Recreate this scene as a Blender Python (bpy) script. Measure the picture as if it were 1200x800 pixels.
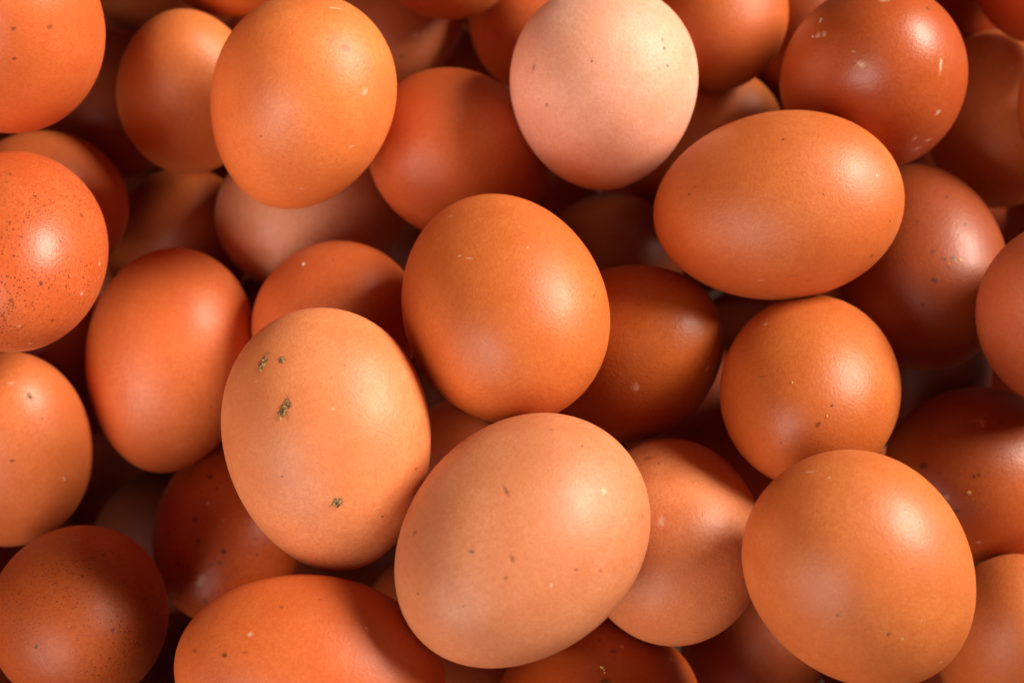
import bpy, bmesh, math, random
from mathutils import Vector, Matrix, noise

random.seed(7)
for o in list(bpy.data.objects):
    bpy.data.objects.remove(o)
scene = bpy.context.scene
col = scene.collection

# ------------------------------------------------------------------ camera
TILT = math.radians(12.0)          # the camera looks down on the pile, tipped 12 degrees
cam_data = bpy.data.cameras.new('camera')
cam = bpy.data.objects.new('camera', cam_data)
col.objects.link(cam)
cam.location = (0.0, -0.36 * math.sin(TILT), 0.36 * math.cos(TILT))
cam.rotation_euler = (TILT, 0.0, 0.0)
cam_data.lens = 60.0
cam_data.sensor_width = 36.0
cam_data.clip_start = 0.01
cam_data.clip_end = 20.0
cam_data.dof.use_dof = True
cam_data.dof.focus_distance = 0.338
cam_data.dof.aperture_fstop = 12.0
scene.camera = cam

# ------------------------------------------------------------------ world and lamps
world = bpy.data.worlds.new('World')
scene.world = world
world.use_nodes = True
bg = world.node_tree.nodes['Background']
bg.inputs['Color'].default_value = (1.0, 0.62, 0.42, 1)
bg.inputs['Strength'].default_value = 0.04

def area_lamp(name, loc, target, size, size_y, power, color):
    d = bpy.data.lights.new(name, 'AREA')
    d.shape = 'RECTANGLE'
    d.size = size
    d.size_y = size_y
    d.energy = power
    d.color = color
    o = bpy.data.objects.new(name, d)
    col.objects.link(o)
    o.location = loc
    o.rotation_euler = (Vector(target) - Vector(loc)).to_track_quat('-Z', 'Y').to_euler()
    return o

# key: warm light low from the upper right; fill: weaker, cooler light from the lower left
area_lamp('key_lamp', (0.84, 0.43, 0.53), (0, 0, 0), 0.54, 0.31, 25.0, (1.0, 0.88, 0.74))
area_lamp('fill_lamp', (-0.41, -0.49, 0.46), (0, 0, 0), 0.54, 0.54, 6.2, (1.0, 0.83, 0.73))

vs = scene.view_settings
vs.view_transform = 'Standard'
vs.look = 'None'
vs.exposure = 0.0
vs.gamma = 1.0
vs.use_curve_mapping = False

# ------------------------------------------------------------------ materials
class Nodes:
    def __init__(self, name):
        self.mat = bpy.data.materials.new(name)
        self.mat.use_nodes = True
        self.nt = self.mat.node_tree
        self.nt.nodes.clear()
        self.out = self.nt.nodes.new('ShaderNodeOutputMaterial')
    def new(self, kind, **props):
        n = self.nt.nodes.new(kind)
        for k, v in props.items():
            setattr(n, k, v)
        return n
    def link(self, a, b):
        self.nt.links.new(a, b)
    def put(self, sock, v):
        if isinstance(v, bpy.types.NodeSocket):
            self.link(v, sock)
        else:
            sock.default_value = v
    def math(self, op, a, b=None, clamp=False):
        n = self.new('ShaderNodeMath', operation=op, use_clamp=clamp)
        self.put(n.inputs[0], a)
        if b is not None:
            self.put(n.inputs[1], b)
        return n.outputs[0]
    def vmath(self, op, a, b=None):
        n = self.new('ShaderNodeVectorMath', operation=op)
        self.put(n.inputs[0], a)
        if b is not None:
            self.put(n.inputs[1], b)
        return n.outputs['Value'] if op in ('DOT_PRODUCT', 'LENGTH', 'DISTANCE') else n.outputs[0]
    def noise(self, vec, scale, detail=2.0, rough=0.5):
        n = self.new('ShaderNodeTexNoise')
        self.link(vec, n.inputs['Vector'])
        n.inputs['Scale'].default_value = scale
        n.inputs['Detail'].default_value = detail
        n.inputs['Roughness'].default_value = rough
        return n.outputs['Fac']
    def ramp(self, v, lo, hi, a=0.0, b=1.0):
        n = self.new('ShaderNodeMapRange', interpolation_type='SMOOTHSTEP')
        self.put(n.inputs['Value'], v)
        n.inputs['From Min'].default_value = lo
        n.inputs['From Max'].default_value = hi
        n.inputs['To Min'].default_value = a
        n.inputs['To Max'].default_value = b
        return n.outputs['Result']
    def mix(self, fac, a, b, blend='MIX'):
        n = self.new('ShaderNodeMix', data_type='RGBA', blend_type=blend)
        self.put(n.inputs['Factor'], fac)
        self.put(n.inputs['A'], a)
        self.put(n.inputs['B'], b)
        return n.outputs['Result']

def rgb(c, k=1.0):
    return (min(c[0] * k, 1), min(c[1] * k, 1), min(c[2] * k, 1), 1)

STAIN = {'stain': ((0.30, 0.075, 0.018), 0.80), 'stain_dark': ((0.055, 0.014, 0.008), 0.8),
         'stain_red': ((0.42, 0.07, 0.018), 0.7), 'scuff': ((0.84, 0.58, 0.42), 0.50)}

def shell_material(color, rough, speckle, freckle, marks, seed):
    """Brown egg shell: mottled pigment, pores, speckles and this egg's own stains."""
    N = Nodes('egg_shell')
    tc = N.new('ShaderNodeTexCoord')
    mp = N.new('ShaderNodeMapping')
    rnd = random.Random(seed)
    mp.inputs['Location'].default_value = [rnd.uniform(-1, 1) for _ in range(3)]
    N.link(tc.outputs['Object'], mp.inputs['Vector'])
    obj_co, co = tc.outputs['Object'], mp.outputs['Vector']

    # pigment laid down unevenly: broad clouds, then a fine mottle
    cloud = N.noise(co, 55, 3, 0.55)
    base = N.mix(N.ramp(cloud, 0.34, 0.68), rgb((color[0] * 0.93, color[1] * 0.86, color[2] * 0.80)),
                 rgb((color[0] * 1.05, color[1] * 1.12, color[2] * 1.20)))
    blotch = N.noise(co, 190, 4, 0.62)
    base = N.mix(N.ramp(blotch, 0.46, 0.72, 0.0, 0.34), base, rgb((color[0] * 0.86, color[1] * 0.72, color[2] * 0.66)))
    bloom = N.noise(co, 120, 4, 0.6)
    base = N.mix(N.ramp(bloom, 0.56, 0.78, 0.0, 0.22), base, rgb((color[0] * 1.08, color[1] * 1.35, color[2] * 1.9)))
    mottle = N.noise(co, 900, 3, 0.6)
    base = N.mix(N.ramp(mottle, 0.40, 0.66, 0.0, 0.32 + 0.30 * speckle), base,
                 rgb((color[0] * 0.82, color[1] * 0.68, color[2] * 0.55)))
    grain = N.noise(co, 2300, 2, 0.7)
    base = N.mix(N.ramp(grain, 0.42, 0.62, 0.0, 0.42), base, rgb((color[0] * 0.80, color[1] * 0.62, color[2] * 0.55)))
    pale = N.noise(co, 1500, 1, 0.5)
    base = N.mix(N.ramp(pale, 0.66, 0.80, 0.0, 0.30), base,
                 rgb((color[0] * 1.06, color[1] * 1.30, color[2] * 1.5)))

    # fine dark pin-prick speckles, gathered in patches
    patch = N.noise(co, 45, 2, 0.5)
    vor = N.new('ShaderNodeTexVoronoi', feature='F1')
    N.link(co, vor.inputs['Vector'])
    vor.inputs['Scale'].default_value = 2100
    sep = N.new('ShaderNodeSeparateColor')
    N.link(vor.outputs['Color'], sep.inputs['Color'])
    rad = N.math('MULTIPLY', N.ramp(sep.outputs[0], 1.0 - 0.85 * speckle, 1.0 + 0.25 * (1 - speckle), 0.0, 0.50), N.ramp(patch, 0.30, 0.62, 0.35, 1.0))
    dot = N.math('SUBTRACT', rad, vor.outputs['Distance'])
    base = N.mix(N.ramp(dot, 0.0, 0.12, 0.0, 0.50 + 0.35 * speckle), base, rgb((color[0] * 0.28, color[1] * 0.16, color[2] * 0.16)))

    # larger scattered freckles
    vor2 = N.new('ShaderNodeTexVoronoi', feature='F1')
    N.link(co, vor2.inputs['Vector'])
    vor2.inputs['Scale'].default_value = 330
    sep2 = N.new('ShaderNodeSeparateColor')
    N.link(vor2.outputs['Color'], sep2.inputs['Color'])
    rad2 = N.ramp(sep2.outputs[1], 1.0 - 0.55 * freckle, 1.0 + 0.1 * (1 - freckle), 0.0, 0.27)
    dot2 = N.math('SUBTRACT', rad2, vor2.outputs['Distance'])
    base = N.mix(N.ramp(dot2, 0.0, 0.06, 0.0, 0.35 + 0.4 * freckle), base, rgb((color[0] * 0.20, color[1] * 0.10, color[2] * 0.12)))

    # pale lime dust, very sparse
    vor3 = N.new('ShaderNodeTexVoronoi', feature='F1')
    N.link(co, vor3.inputs['Vector'])
    vor3.inputs['Scale'].default_value = 420
    sep3 = N.new('ShaderNodeSeparateColor')
    N.link(vor3.outputs['Color'], sep3.inputs['Color'])
    dot3 = N.math('SUBTRACT', N.ramp(sep3.outputs[2], 0.985, 1.0, 0.0, 0.10), vor3.outputs['Distance'])
    lime = N.ramp(dot3, 0.0, 0.06, 0.0, 0.35)
    base = N.mix(lime, base, (0.85, 0.62, 0.42, 1))

    # this egg's own stains and scuffs, each at its place on the shell
    wob = N.noise(co, 1400, 3, 0.6)
    rough_add = None
    for ty, p, nrm, u, w, h in marks:
        if ty not in STAIN and ty != 'ring':
            continue
        P, Nn, U = Vector(p) * 1e-3, Vector(nrm), Vector(u)
        V = Nn.cross(U)
        rel = N.vmath('SUBTRACT', obj_co, tuple(P))
        du = N.math('MULTIPLY', N.vmath('DOT_PRODUCT', rel, tuple(U)), 2000.0 / w)
        dv = N.math('MULTIPLY', N.vmath('DOT_PRODUCT', rel, tuple(V)), 2000.0 / h)
        dn = N.math('MULTIPLY', N.vmath('DOT_PRODUCT', rel, tuple(Nn)), 200.0)
        q = N.math('ADD', N.math('MULTIPLY', du, du), N.math('MULTIPLY', dv, dv))
        q = N.math('ADD', q, N.math('MULTIPLY', dn, dn))
        q = N.math('SQRT', q)
        if ty == 'ring':
            q = N.math('ADD', q, N.math('MULTIPLY', wob, 0.5))
            band = N.math('SINE', N.math('MULTIPLY', q, 9.0))
            m = N.math('MULTIPLY', N.ramp(band, 0.0, 1.0, 0.0, 0.22), N.ramp(q, 0.8, 1.4, 1.0, 0.0))
            base = N.mix(m, base, rgb((color[0] * .75, color[1] * .6, color[2] * .6)))
            continue
        c, s = STAIN[ty]
        q = N.math('ADD', q, N.math('MULTIPLY', N.math('SUBTRACT', wob, 0.5), 2.4))
        if ty == 'scuff':
            m = N.ramp(q, 0.1, 1.3, s, 0.0)
        else:
            m = N.ramp(q, 0.3, 1.15, s, 0.0)
            c = tuple(max(c[i] * 0.6 + color[i] * 0.12, 0) for i in range(3)) if ty == 'stain_dark' else \
                tuple(0.40 * c[i] + 0.22 * color[i] for i in range(3))
        base = N.mix(m, base, rgb(c))

    b = N.new('ShaderNodeBsdfPrincipled')
    N.link(base, b.inputs['Base Color'])
    rn = N.noise(co, 130, 3, 0.6)
    N.link(N.ramp(rn, 0.3, 0.7, rough - 0.035, rough + 0.05), b.inputs['Roughness'])
    b.inputs['IOR'].default_value = 1.50
    b.inputs['Specular IOR Level'].default_value = 0.52
    b.inputs['Subsurface Weight'].default_value = 0.12
    b.inputs['Subsurface Radius'].default_value = (1.0, 0.35, 0.15)
    b.inputs['Subsurface Scale'].default_value = 0.0015

    # pores and a slightly wavy shell
    h1 = N.noise(co, 1700, 2, 0.6)
    h2 = N.noise(co, 240, 2, 0.5)
    hh = N.math('ADD', N.math('MULTIPLY', h1, 0.00016), N.math('MULTIPLY', h2, 0.00012))
    bump = N.new('ShaderNodeBump')
    bump.inputs['Strength'].default_value = 0.5
    bump.inputs['Distance'].default_value = 1.0
    N.link(hh, bump.inputs['Height'])
    N.link(bump.outputs['Normal'], b.inputs['Normal'])
    N.link(b.outputs[0], N.out.inputs['Surface'])
    return N.mat

def grit_material(name, dark, light, scale, rough):
    N = Nodes(name)
    tc = N.new('ShaderNodeTexCoord')
    f = N.noise(tc.outputs['Object'], scale, 2, 0.6)
    b = N.new('ShaderNodeBsdfPrincipled')
    N.link(N.mix(N.ramp(f, 0.42, 0.62), dark, light), b.inputs['Base Color'])
    b.inputs['Roughness'].default_value = rough
    N.link(b.outputs[0], N.out.inputs['Surface'])
    return N.mat

MARK_MAT = {
    'dirt': grit_material('dried_dirt', (0.03, 0.018, 0.008, 1), (0.48, 0.31, 0.10, 1), 3200, 0.75),
    'crumb': grit_material('yellow_crumb', (0.50, 0.26, 0.05, 1), (0.80, 0.55, 0.20, 1), 2500, 0.6),
    'straw_bit': grit_material('straw', (0.42, 0.19, 0.04, 1), (0.75, 0.45, 0.16, 1), 2500, 0.55),
    'grit': grit_material('white_grit', (0.50, 0.32, 0.20, 1), (0.80, 0.66, 0.52, 1), 2500, 0.5)}
MARK_NAME = {'dirt': 'dirt_clump', 'crumb': 'crumb', 'straw_bit': 'straw_bit', 'grit': 'grit_fleck'}
MARK_LABEL = {'dirt': 'dried olive-brown dirt', 'crumb': 'small yellowish crumb', 'straw_bit': 'pale bit of straw',
              'grit': 'whitish fleck of grit'}

# ------------------------------------------------------------------ geometry
def egg_mesh(a, b, k, seed, nl=72, nr=40):
    """One egg, long axis on +X (the small end), slightly out of round."""
    rnd = random.Random(seed)
    e1, p1 = rnd.uniform(0.0, 0.013), rnd.uniform(0, 6.28)
    e2, p2 = rnd.uniform(0.0, 0.006), rnd.uniform(0, 6.28)
    vs_, fs = [(a, 0, 0)], []
    for i in range(1, nr):
        t = math.pi * i / nr
        x = math.cos(t)
        r0 = b * math.sin(t) * (1 - k * x)
        for j in range(nl):
            f = 2 * math.pi * j / nl
            r = r0 * (1 + e1 * math.cos(2 * f + p1) + e2 * math.cos(3 * f + p2 + 2 * t))
            vs_.append((a * x, r * math.cos(f), r * math.sin(f)))
    vs_.append((-a, 0, 0))
    last = len(vs_) - 1
    for j in range(nl):
        fs.append((0, 1 + j, 1 + (j + 1) % nl))
        s = 1 + (nr - 2) * nl
        fs.append((last, s + (j + 1) % nl, s + j))
    for i in range(nr - 2):
        for j in range(nl):
            p, q = 1 + i * nl, 1 + (i + 1) * nl
            fs.append((p + j, q + j, q + (j + 1) % nl, p + (j + 1) % nl))
    me = bpy.data.meshes.new('egg')
    me.from_pydata(vs_, [], fs)
    me.shade_smooth()
    me.update()
    return me

def axis_matrix(loc, ax):
    X = Vector(ax).normalized()
    T = Vector((0, 0, 1)) if abs(X.z) < 0.9 else Vector((1, 0, 0))
    Y = T.cross(X).normalized()
    Z = X.cross(Y)
    m = Matrix((X, Y, Z)).transposed().to_4x4()
    m.translation = Vector(loc)
    return m

def clump_mesh(w, h, seed, ty):
    """A flat irregular clump of small crumbs stuck to the shell (local Z is outward)."""
    rnd = random.Random(seed)
    bm = bmesh.new()
    n = 1 if max(w, h) < 0.0009 else (5 if ty != 'dirt' else 26)
    if ty == 'straw_bit':
        n = 2
    for i in range(n):
        x, y = (0, 0) if n == 1 else (rnd.gauss(0, w * 0.25), rnd.gauss(0, h * 0.27))
        s = (min(w, h) * 0.5 if n == 1 else min(w, h) * (rnd.uniform(0.18, 0.34) if ty != 'dirt' else rnd.uniform(0.07, 0.22)))
        mt = Matrix.Translation((x, y, s * 0.15)) @ Matrix.Rotation(rnd.uniform(0, 3.1), 4, 'Z') @ \
            Matrix.Diagonal((s * rnd.uniform(0.8, 1.5), s * rnd.uniform(0.6, 1.0), s * rnd.uniform(0.35, 0.6), 1))
        if ty == 'straw_bit':
            mt = Matrix.Translation((x * .3, y * .3, s * 0.2)) @ Matrix.Rotation(rnd.uniform(-.4, .4), 4, 'Z') @ \
                Matrix.Diagonal((w * 0.5, h * 0.4, min(w, h) * 0.2, 1))
        g = bmesh.ops.create_icosphere(bm, subdivisions=2 if ty != 'straw_bit' else 1, radius=1.0, matrix=mt)
        for v in g['verts']:
            v.co += noise.noise_vector(v.co * 2600 + Vector((seed, i, 0))) * s * 0.28
    me = bpy.data.meshes.new(MARK_NAME[ty])
    bm.to_mesh(me)
    bm.free()
    me.materials.append(MARK_MAT[ty])
    return me

def add_egg(label, loc, ax, a, b, k, material, seed, group):
    me = egg_mesh(a, b, k, seed)
    me.materials.append(material)
    o = bpy.data.objects.new('egg', me)
    col.objects.link(o)
    o.matrix_world = axis_matrix(loc, ax)
    o['label'] = label
    o['category'] = 'egg'
    o['group'] = group
    return o

# (label, centre, direction of the small end, half length, radius, taper, shell colour, roughness, speckle,
#  freckle, marks), and then (label, centre, direction, half length, radius) for the rest of the pile
EGGS = [
('large pale tan egg with small brown smudges, leaning up to the right at bottom centre', [0.00177, -0.04388, 0.02129], [-0.6418, -0.6719, 0.3695], 0.02791, 0.02202, 0.06, (0.6318, 0.2358, 0.1012), 0.52, 0.12, 0.1, [('stain', [4.587, -7.039, 20.317], [0.13, -0.325, 0.937], [-0.91, 0.337, 0.243], 1.094, 3.126), ('stain', [16.372, -3.708, 16.799], [0.496, -0.187, 0.848], [-0.5, 0.736, 0.455], 1.552, 0.931), ('stain', [12.825, 2.366, 18.867], [0.378, 0.115, 0.919], [-0.818, 0.506, 0.273], 0.929, 2.168), ('stain', [15.694, 4.018, 17.127], [0.473, 0.201, 0.858], [-0.671, 0.713, 0.203], 0.93, 0.93), ('stain_red', [0.975, 15.124, 15.916], [0.028, 0.689, 0.725], [-0.812, 0.438, -0.386], 0.951, 0.793), ('stain', [5.152, 11.866, 17.807], [0.147, 0.549, 0.823], [-0.808, 0.546, -0.22], 1.097, 0.627), ('stain', [17.592, -14.606, 7.559], [0.539, -0.748, 0.387], [0.084, 0.505, 0.859], 1.277, 1.437), ('stain_dark', [19.799, -14.052, 4.825], [0.622, -0.741, 0.254], [0.171, 0.445, 0.879], 0.481, 0.481), ('stain_dark', [25.282, -6.162, 6.313], [0.86, -0.356, 0.365], [-0.085, 0.605, 0.791], 0.633, 0.633), ('stain_dark', [23.092, 1.833, 11.609], [0.758, 0.102, 0.644], [-0.641, 0.303, 0.706], 0.78, 0.468), ('stain_dark', [-14.853, 13.748, 13.453], [-0.444, 0.64, 0.627], [-0.719, 0.163, -0.676], 0.49, 1.797), ('stain_dark', [-13.664, -3.194, 19.501], [-0.405, -0.148, 0.902], [-0.813, 0.509, -0.282], 0.643, 0.643), ('scuff', [10.445, 10.578, 16.924], [0.303, 0.505, 0.808], [-0.784, 0.614, -0.089], 0.624, 0.624), ('scuff', [-20.589, -5.057, 14.676], [-0.653, -0.247, 0.716], [-0.565, 0.789, -0.243], 1.317, 0.659), ('stain', [-12.522, -9.745, 17.7], [-0.368, -0.448, 0.814], [-0.75, 0.661, 0.025], 1.616, 0.485), ('scuff', [-9.183, 5.772, 20.4], [-0.265, 0.263, 0.928], [-0.813, 0.456, -0.361], 1.272, 1.272)]),
('large light orange-tan egg with clumps of dried olive dirt near its top left', [-0.03678, -0.02296, 0.0139], [0.1778, -0.9696, -0.1679], 0.02646, 0.02063, 0.08, (0.7568, 0.2622, 0.095), 0.5, 0.1, 0.1, [('dirt', [-16.712, -8.707, 14.371], [-0.536, -0.437, 0.722], [0.28, 0.714, 0.641], 1.324, 2.649), ('dirt', [-16.417, -4.77, 16.299], [-0.525, -0.239, 0.817], [0.18, 0.907, 0.381], 0.986, 0.986), ('dirt', [-7.095, -5.552, 19.528], [-0.212, -0.267, 0.94], [0.313, 0.893, 0.324], 1.464, 3.253), ('crumb', [-5.638, -6.572, 19.419], [-0.168, -0.316, 0.934], [0.18, 0.921, 0.344], 0.814, 0.814), ('dirt', [12.001, 1.091, 17.686], [0.369, 0.057, 0.928], [-0.31, 0.949, 0.065], 1.307, 1.143), ('scuff', [-13.309, -10.284, 15.436], [-0.413, -0.505, 0.758], [0.008, 0.83, 0.557], 1.155, 0.33), ('stain_dark', [8.673, 16.49, 9.397], [0.261, 0.839, 0.478], [0.048, 0.483, -0.874], 0.668, 0.668), ('stain_dark', [16.485, 8.587, 12.703], [0.528, 0.476, 0.704], [0.113, 0.782, -0.613], 0.828, 0.497), ('scuff', [-5.458, 3.464, 20.226], [-0.162, 0.167, 0.973], [0.169, 0.976, -0.139], 0.809, 0.648), ('stain_dark', [-13.36, 6.874, 17.205], [-0.415, 0.338, 0.845], [0.453, 0.882, -0.13], 0.817, 0.327), ('stain_dark', [5.316, -8.444, 18.004], [0.158, -0.419, 0.894], [0.179, 0.903, 0.392], 0.654, 0.491), ('stain_red', [-16.712, -8.707, 14.371], [-0.536, -0.437, 0.722], [0.28, 0.714, 0.641], 2.516, 4.238), ('stain_red', [-16.417, -4.77, 16.299], [-0.525, -0.239, 0.817], [0.18, 0.907, 0.381], 1.874, 1.578), ('stain_red', [-7.095, -5.552, 19.528], [-0.212, -0.267, 0.94], [0.313, 0.893, 0.324], 2.781, 5.204), ('stain_red', [12.001, 1.091, 17.686], [0.369, 0.057, 0.928], [-0.31, 0.949, 0.065], 2.483, 1.829)]),
('long orange egg lying nearly level on its side below the glossy red-brown egg', [0.05675, 0.02926, 0.00135], [-0.9805, -0.0745, -0.1817], 0.02657, 0.0199, 0.05, (0.5832, 0.1539, 0.0345), 0.48, 0.15, 0.1, [('stain_dark', [-2.687, -9.119, 17.685], [-0.076, -0.457, 0.886], [-0.994, 0.107, -0.03], 0.89, 0.712), ('scuff', [-20.768, -0.29, 12.896], [-0.684, -0.016, 0.729], [-0.728, -0.051, -0.684], 1.076, 0.717), ('scuff', [5.037, 17.543, 8.173], [0.143, 0.897, 0.418], [-0.99, 0.126, 0.069], 1.432, 0.537), ('stain_red', [-1.781, 17.635, 9.266], [-0.05, 0.884, 0.465], [-0.988, 0.025, -0.154], 2.855, 0.357), ('stain_red', [-4.501, 18.418, 7.209], [-0.128, 0.924, 0.361], [-0.919, 0.027, -0.394], 1.076, 0.538), ('stain', [-17.949, 14.386, 4.814], [-0.566, 0.782, 0.262], [-0.533, -0.104, -0.84], 1.268, 1.45), ('stain_dark', [-22.343, 8.278, 7.581], [-0.758, 0.481, 0.44], [-0.547, -0.101, -0.831], 0.723, 0.723), ('stain', [17.729, -0.932, 14.298], [0.557, -0.054, 0.829], [-0.807, 0.2, 0.556], 1.072, 0.715), ('stain_dark', [-20.998, -5.712, 11.318], [-0.695, -0.324, 0.642], [-0.659, -0.072, -0.749], 0.723, 0.542), ('stain_dark', [-9.44, 3.909, 18.524], [-0.274, 0.199, 0.941], [-0.956, 0.052, -0.289], 0.703, 0.527)]),
('large orange egg in the very centre with a faint ring mark in its highlight', [-0.00186, 0.00606, 0.00814], [-0.2666, 0.7962, -0.5431], 0.02706, 0.02104, 0.07, (0.6318, 0.1638, 0.0322), 0.48, 0.12, 0.1, [('scuff', [-3.61, 6.417, 20.049], [-0.104, 0.303, 0.947], [-0.569, -0.799, 0.193], 1.01, 0.673), ('scuff', [-5.632, 4.572, 20.376], [-0.163, 0.216, 0.963], [-0.646, -0.761, 0.061], 1.675, 0.503), ('scuff', [-6.867, -6.821, 19.561], [-0.2, -0.323, 0.925], [-0.085, -0.935, -0.344], 0.503, 0.671), ('scuff', [10.634, 4.914, 18.166], [0.315, 0.248, 0.916], [-0.69, -0.603, 0.401], 1.394, 0.697), ('scuff', [19.304, -2.909, 13.706], [0.621, -0.163, 0.767], [-0.72, -0.506, 0.475], 1.076, 0.717), ('scuff', [5.014, 8.953, 18.343], [0.145, 0.434, 0.889], [-0.691, -0.598, 0.405], 0.688, 0.516), ('stain_dark', [-13.875, -16.807, 8.234], [-0.421, -0.814, 0.399], [0.442, -0.569, -0.694], 0.509, 0.848), ('scuff', [-20.438, -10.284, -10.253], [-0.667, -0.527, -0.526], [0.676, -0.133, -0.725], 0.695, 0.695), ('ring', [-12.981, -10.0, 16.255], [-0.391, -0.482, 0.784], [0.092, -0.868, -0.488], 3.67, 3.67)]),
('palest egg of the pile, pinkish cream with tiny dark nicks near its right edge', [0.02016, 0.05782, -0.00409], [-0.0057, -0.7405, -0.672], 0.02297, 0.02051, 0.09, (0.836, 0.4278, 0.29), 0.62, 0.1, 0.05, [('stain_dark', [-15.426, 11.511, 11.279], [-0.629, 0.555, 0.544], [0.286, 0.816, -0.503], 0.731, 1.096), ('stain_dark', [-13.982, 11.804, 12.461], [-0.565, 0.567, 0.599], [0.286, 0.816, -0.503], 0.912, 1.277), ('stain_dark', [-10.849, 12.532, 14.077], [-0.432, 0.6, 0.674], [0.297, 0.8, -0.522], 0.911, 0.911), ('stain_dark', [-13.004, -3.535, 17.414], [-0.523, -0.17, 0.835], [-0.092, 0.986, 0.143], 0.719, 0.539), ('stain_red', [-2.732, -12.709, 16.19], [-0.106, -0.614, 0.782], [-0.33, 0.764, 0.555], 1.093, 0.911), ('stain_red', [5.765, 18.996, 3.964], [0.226, 0.954, 0.199], [0.502, 0.061, -0.863], 0.952, 1.713), ('stain', [-9.391, -15.52, 11.65], [-0.371, -0.743, 0.557], [-0.378, 0.669, 0.639], 1.098, 1.464)]),
('bright orange egg tapering downward, on the pinkish buff egg near the top left', [-0.04543, 0.05145, 0.00314], [-0.3421, -0.6536, -0.6752], 0.02436, 0.0196, 0.1, (0.792, 0.2242, 0.055), 0.46, 0.1, 0.05, [('stain', [0.413, 0.076, 19.568], [0.014, 0.004, 1.0], [-0.504, 0.864, 0.004], 1.073, 0.715), ('scuff', [-13.872, 14.646, 8.696], [-0.487, 0.751, 0.446], [0.123, 0.565, -0.816], 1.605, 1.605), ('stain', [-20.629, 7.844, 8.151], [-0.788, 0.427, 0.443], [-0.017, 0.705, -0.709], 2.491, 2.135), ('scuff', [-2.345, 16.445, 10.848], [-0.078, 0.832, 0.549], [-0.213, 0.524, -0.825], 2.157, 0.539), ('scuff', [10.558, 9.869, 13.721], [0.361, 0.545, 0.757], [-0.209, 0.838, -0.503], 1.277, 0.73), ('scuff', [-24.313, 0.816, 1.098], [-0.997, 0.047, 0.063], [-0.019, 0.636, -0.772], 3.624, 0.725)]),
('large smooth orange egg at lower right, between the rosy egg and the darker straw-flecked egg', [0.06746, -0.05004, 0.02148], [0.6054, -0.657, -0.4493], 0.02495, 0.02064, 0.1, (0.5994, 0.1703, 0.0414), 0.46, 0.12, 0.1, [('stain_dark', [1.49, -7.749, 18.953], [0.049, -0.378, 0.924], [0.616, 0.74, 0.27], 0.966, 1.127), ('crumb', [3.98, -6.192, 19.066], [0.133, -0.306, 0.943], [0.645, 0.748, 0.152], 0.647, 0.647), ('scuff', [17.123, -1.994, 13.834], [0.615, -0.112, 0.78], [0.649, 0.634, -0.421], 0.84, 0.84), ('stain', [-7.07, -12.336, 16.185], [-0.237, -0.589, 0.773], [0.455, 0.635, 0.624], 0.957, 0.957), ('scuff', [-23.329, 4.526, 6.589], [-0.909, 0.236, 0.343], [0.414, 0.601, 0.683], 0.645, 0.806), ('scuff', [-24.516, 3.561, 2.219], [-0.975, 0.188, 0.117], [0.203, 0.542, 0.815], 3.253, 0.325), ('scuff', [3.558, -1.421, 20.083], [0.118, -0.07, 0.99], [0.672, 0.74, -0.028], 0.485, 0.485), ('scuff', [0.415, -18.623, 8.803], [0.014, -0.904, 0.427], [0.214, 0.42, 0.882], 0.492, 0.492), ('scuff', [14.961, 8.222, 13.166], [0.527, 0.45, 0.721], [0.55, 0.467, -0.693], 0.506, 0.506)]),
('glossy red-orange egg covered in fine dark speckles at the left edge', [-0.10329, 0.01782, 0.0093], [-0.1694, 0.6625, -0.7296], 0.02688, 0.01893, 0.05, (0.6512, 0.138, 0.035), 0.41, 1.0, 0.45, [('stain_dark', [-24.324, -8.028, 2.526], [-0.832, -0.53, 0.167], [0.405, -0.784, -0.469], 1.037, 1.382), ('stain_dark', [-23.339, -7.384, -6.435], [-0.777, -0.475, -0.414], [0.629, -0.561, -0.538], 0.876, 0.876), ('stain_dark', [-23.086, -4.786, 8.903], [-0.763, -0.306, 0.569], [0.119, -0.932, -0.342], 0.862, 0.689), ('stain_dark', [-17.532, -14.722, -1.651], [-0.518, -0.85, -0.095], [0.738, -0.388, -0.552], 0.704, 0.704), ('scuff', [-18.299, -13.492, -4.845], [-0.548, -0.787, -0.283], [0.764, -0.333, -0.552], 1.236, 1.059), ('scuff', [-10.875, -17.438, -2.788], [-0.297, -0.943, -0.151], [0.823, -0.173, -0.541], 1.253, 1.432), ('scuff', [-8.872, -14.61, -10.789], [-0.239, -0.781, -0.577], [0.867, 0.095, -0.489], 0.728, 1.091), ('scuff', [-18.106, -6.357, -12.988], [-0.54, -0.37, -0.756], [0.835, -0.128, -0.535], 0.716, 0.896), ('stain_dark', [-4.217, -5.441, 18.037], [-0.111, -0.287, 0.951], [0.015, -0.958, -0.287], 0.895, 0.895), ('stain_dark', [-10.657, -9.773, 14.782], [-0.291, -0.528, 0.798], [0.324, -0.839, -0.437], 1.41, 0.705), ('stain_dark', [-17.576, -12.935, 7.167], [-0.52, -0.747, 0.414], [0.542, -0.663, -0.516], 0.697, 0.872), ('scuff', [-26.125, -1.447, -4.432], [-0.946, -0.101, -0.309], [0.223, -0.892, -0.392], 0.697, 0.523), ('scuff', [-22.52, -1.281, -10.688], [-0.734, -0.081, -0.674], [0.547, -0.658, -0.517], 1.063, 0.709)]),
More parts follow.
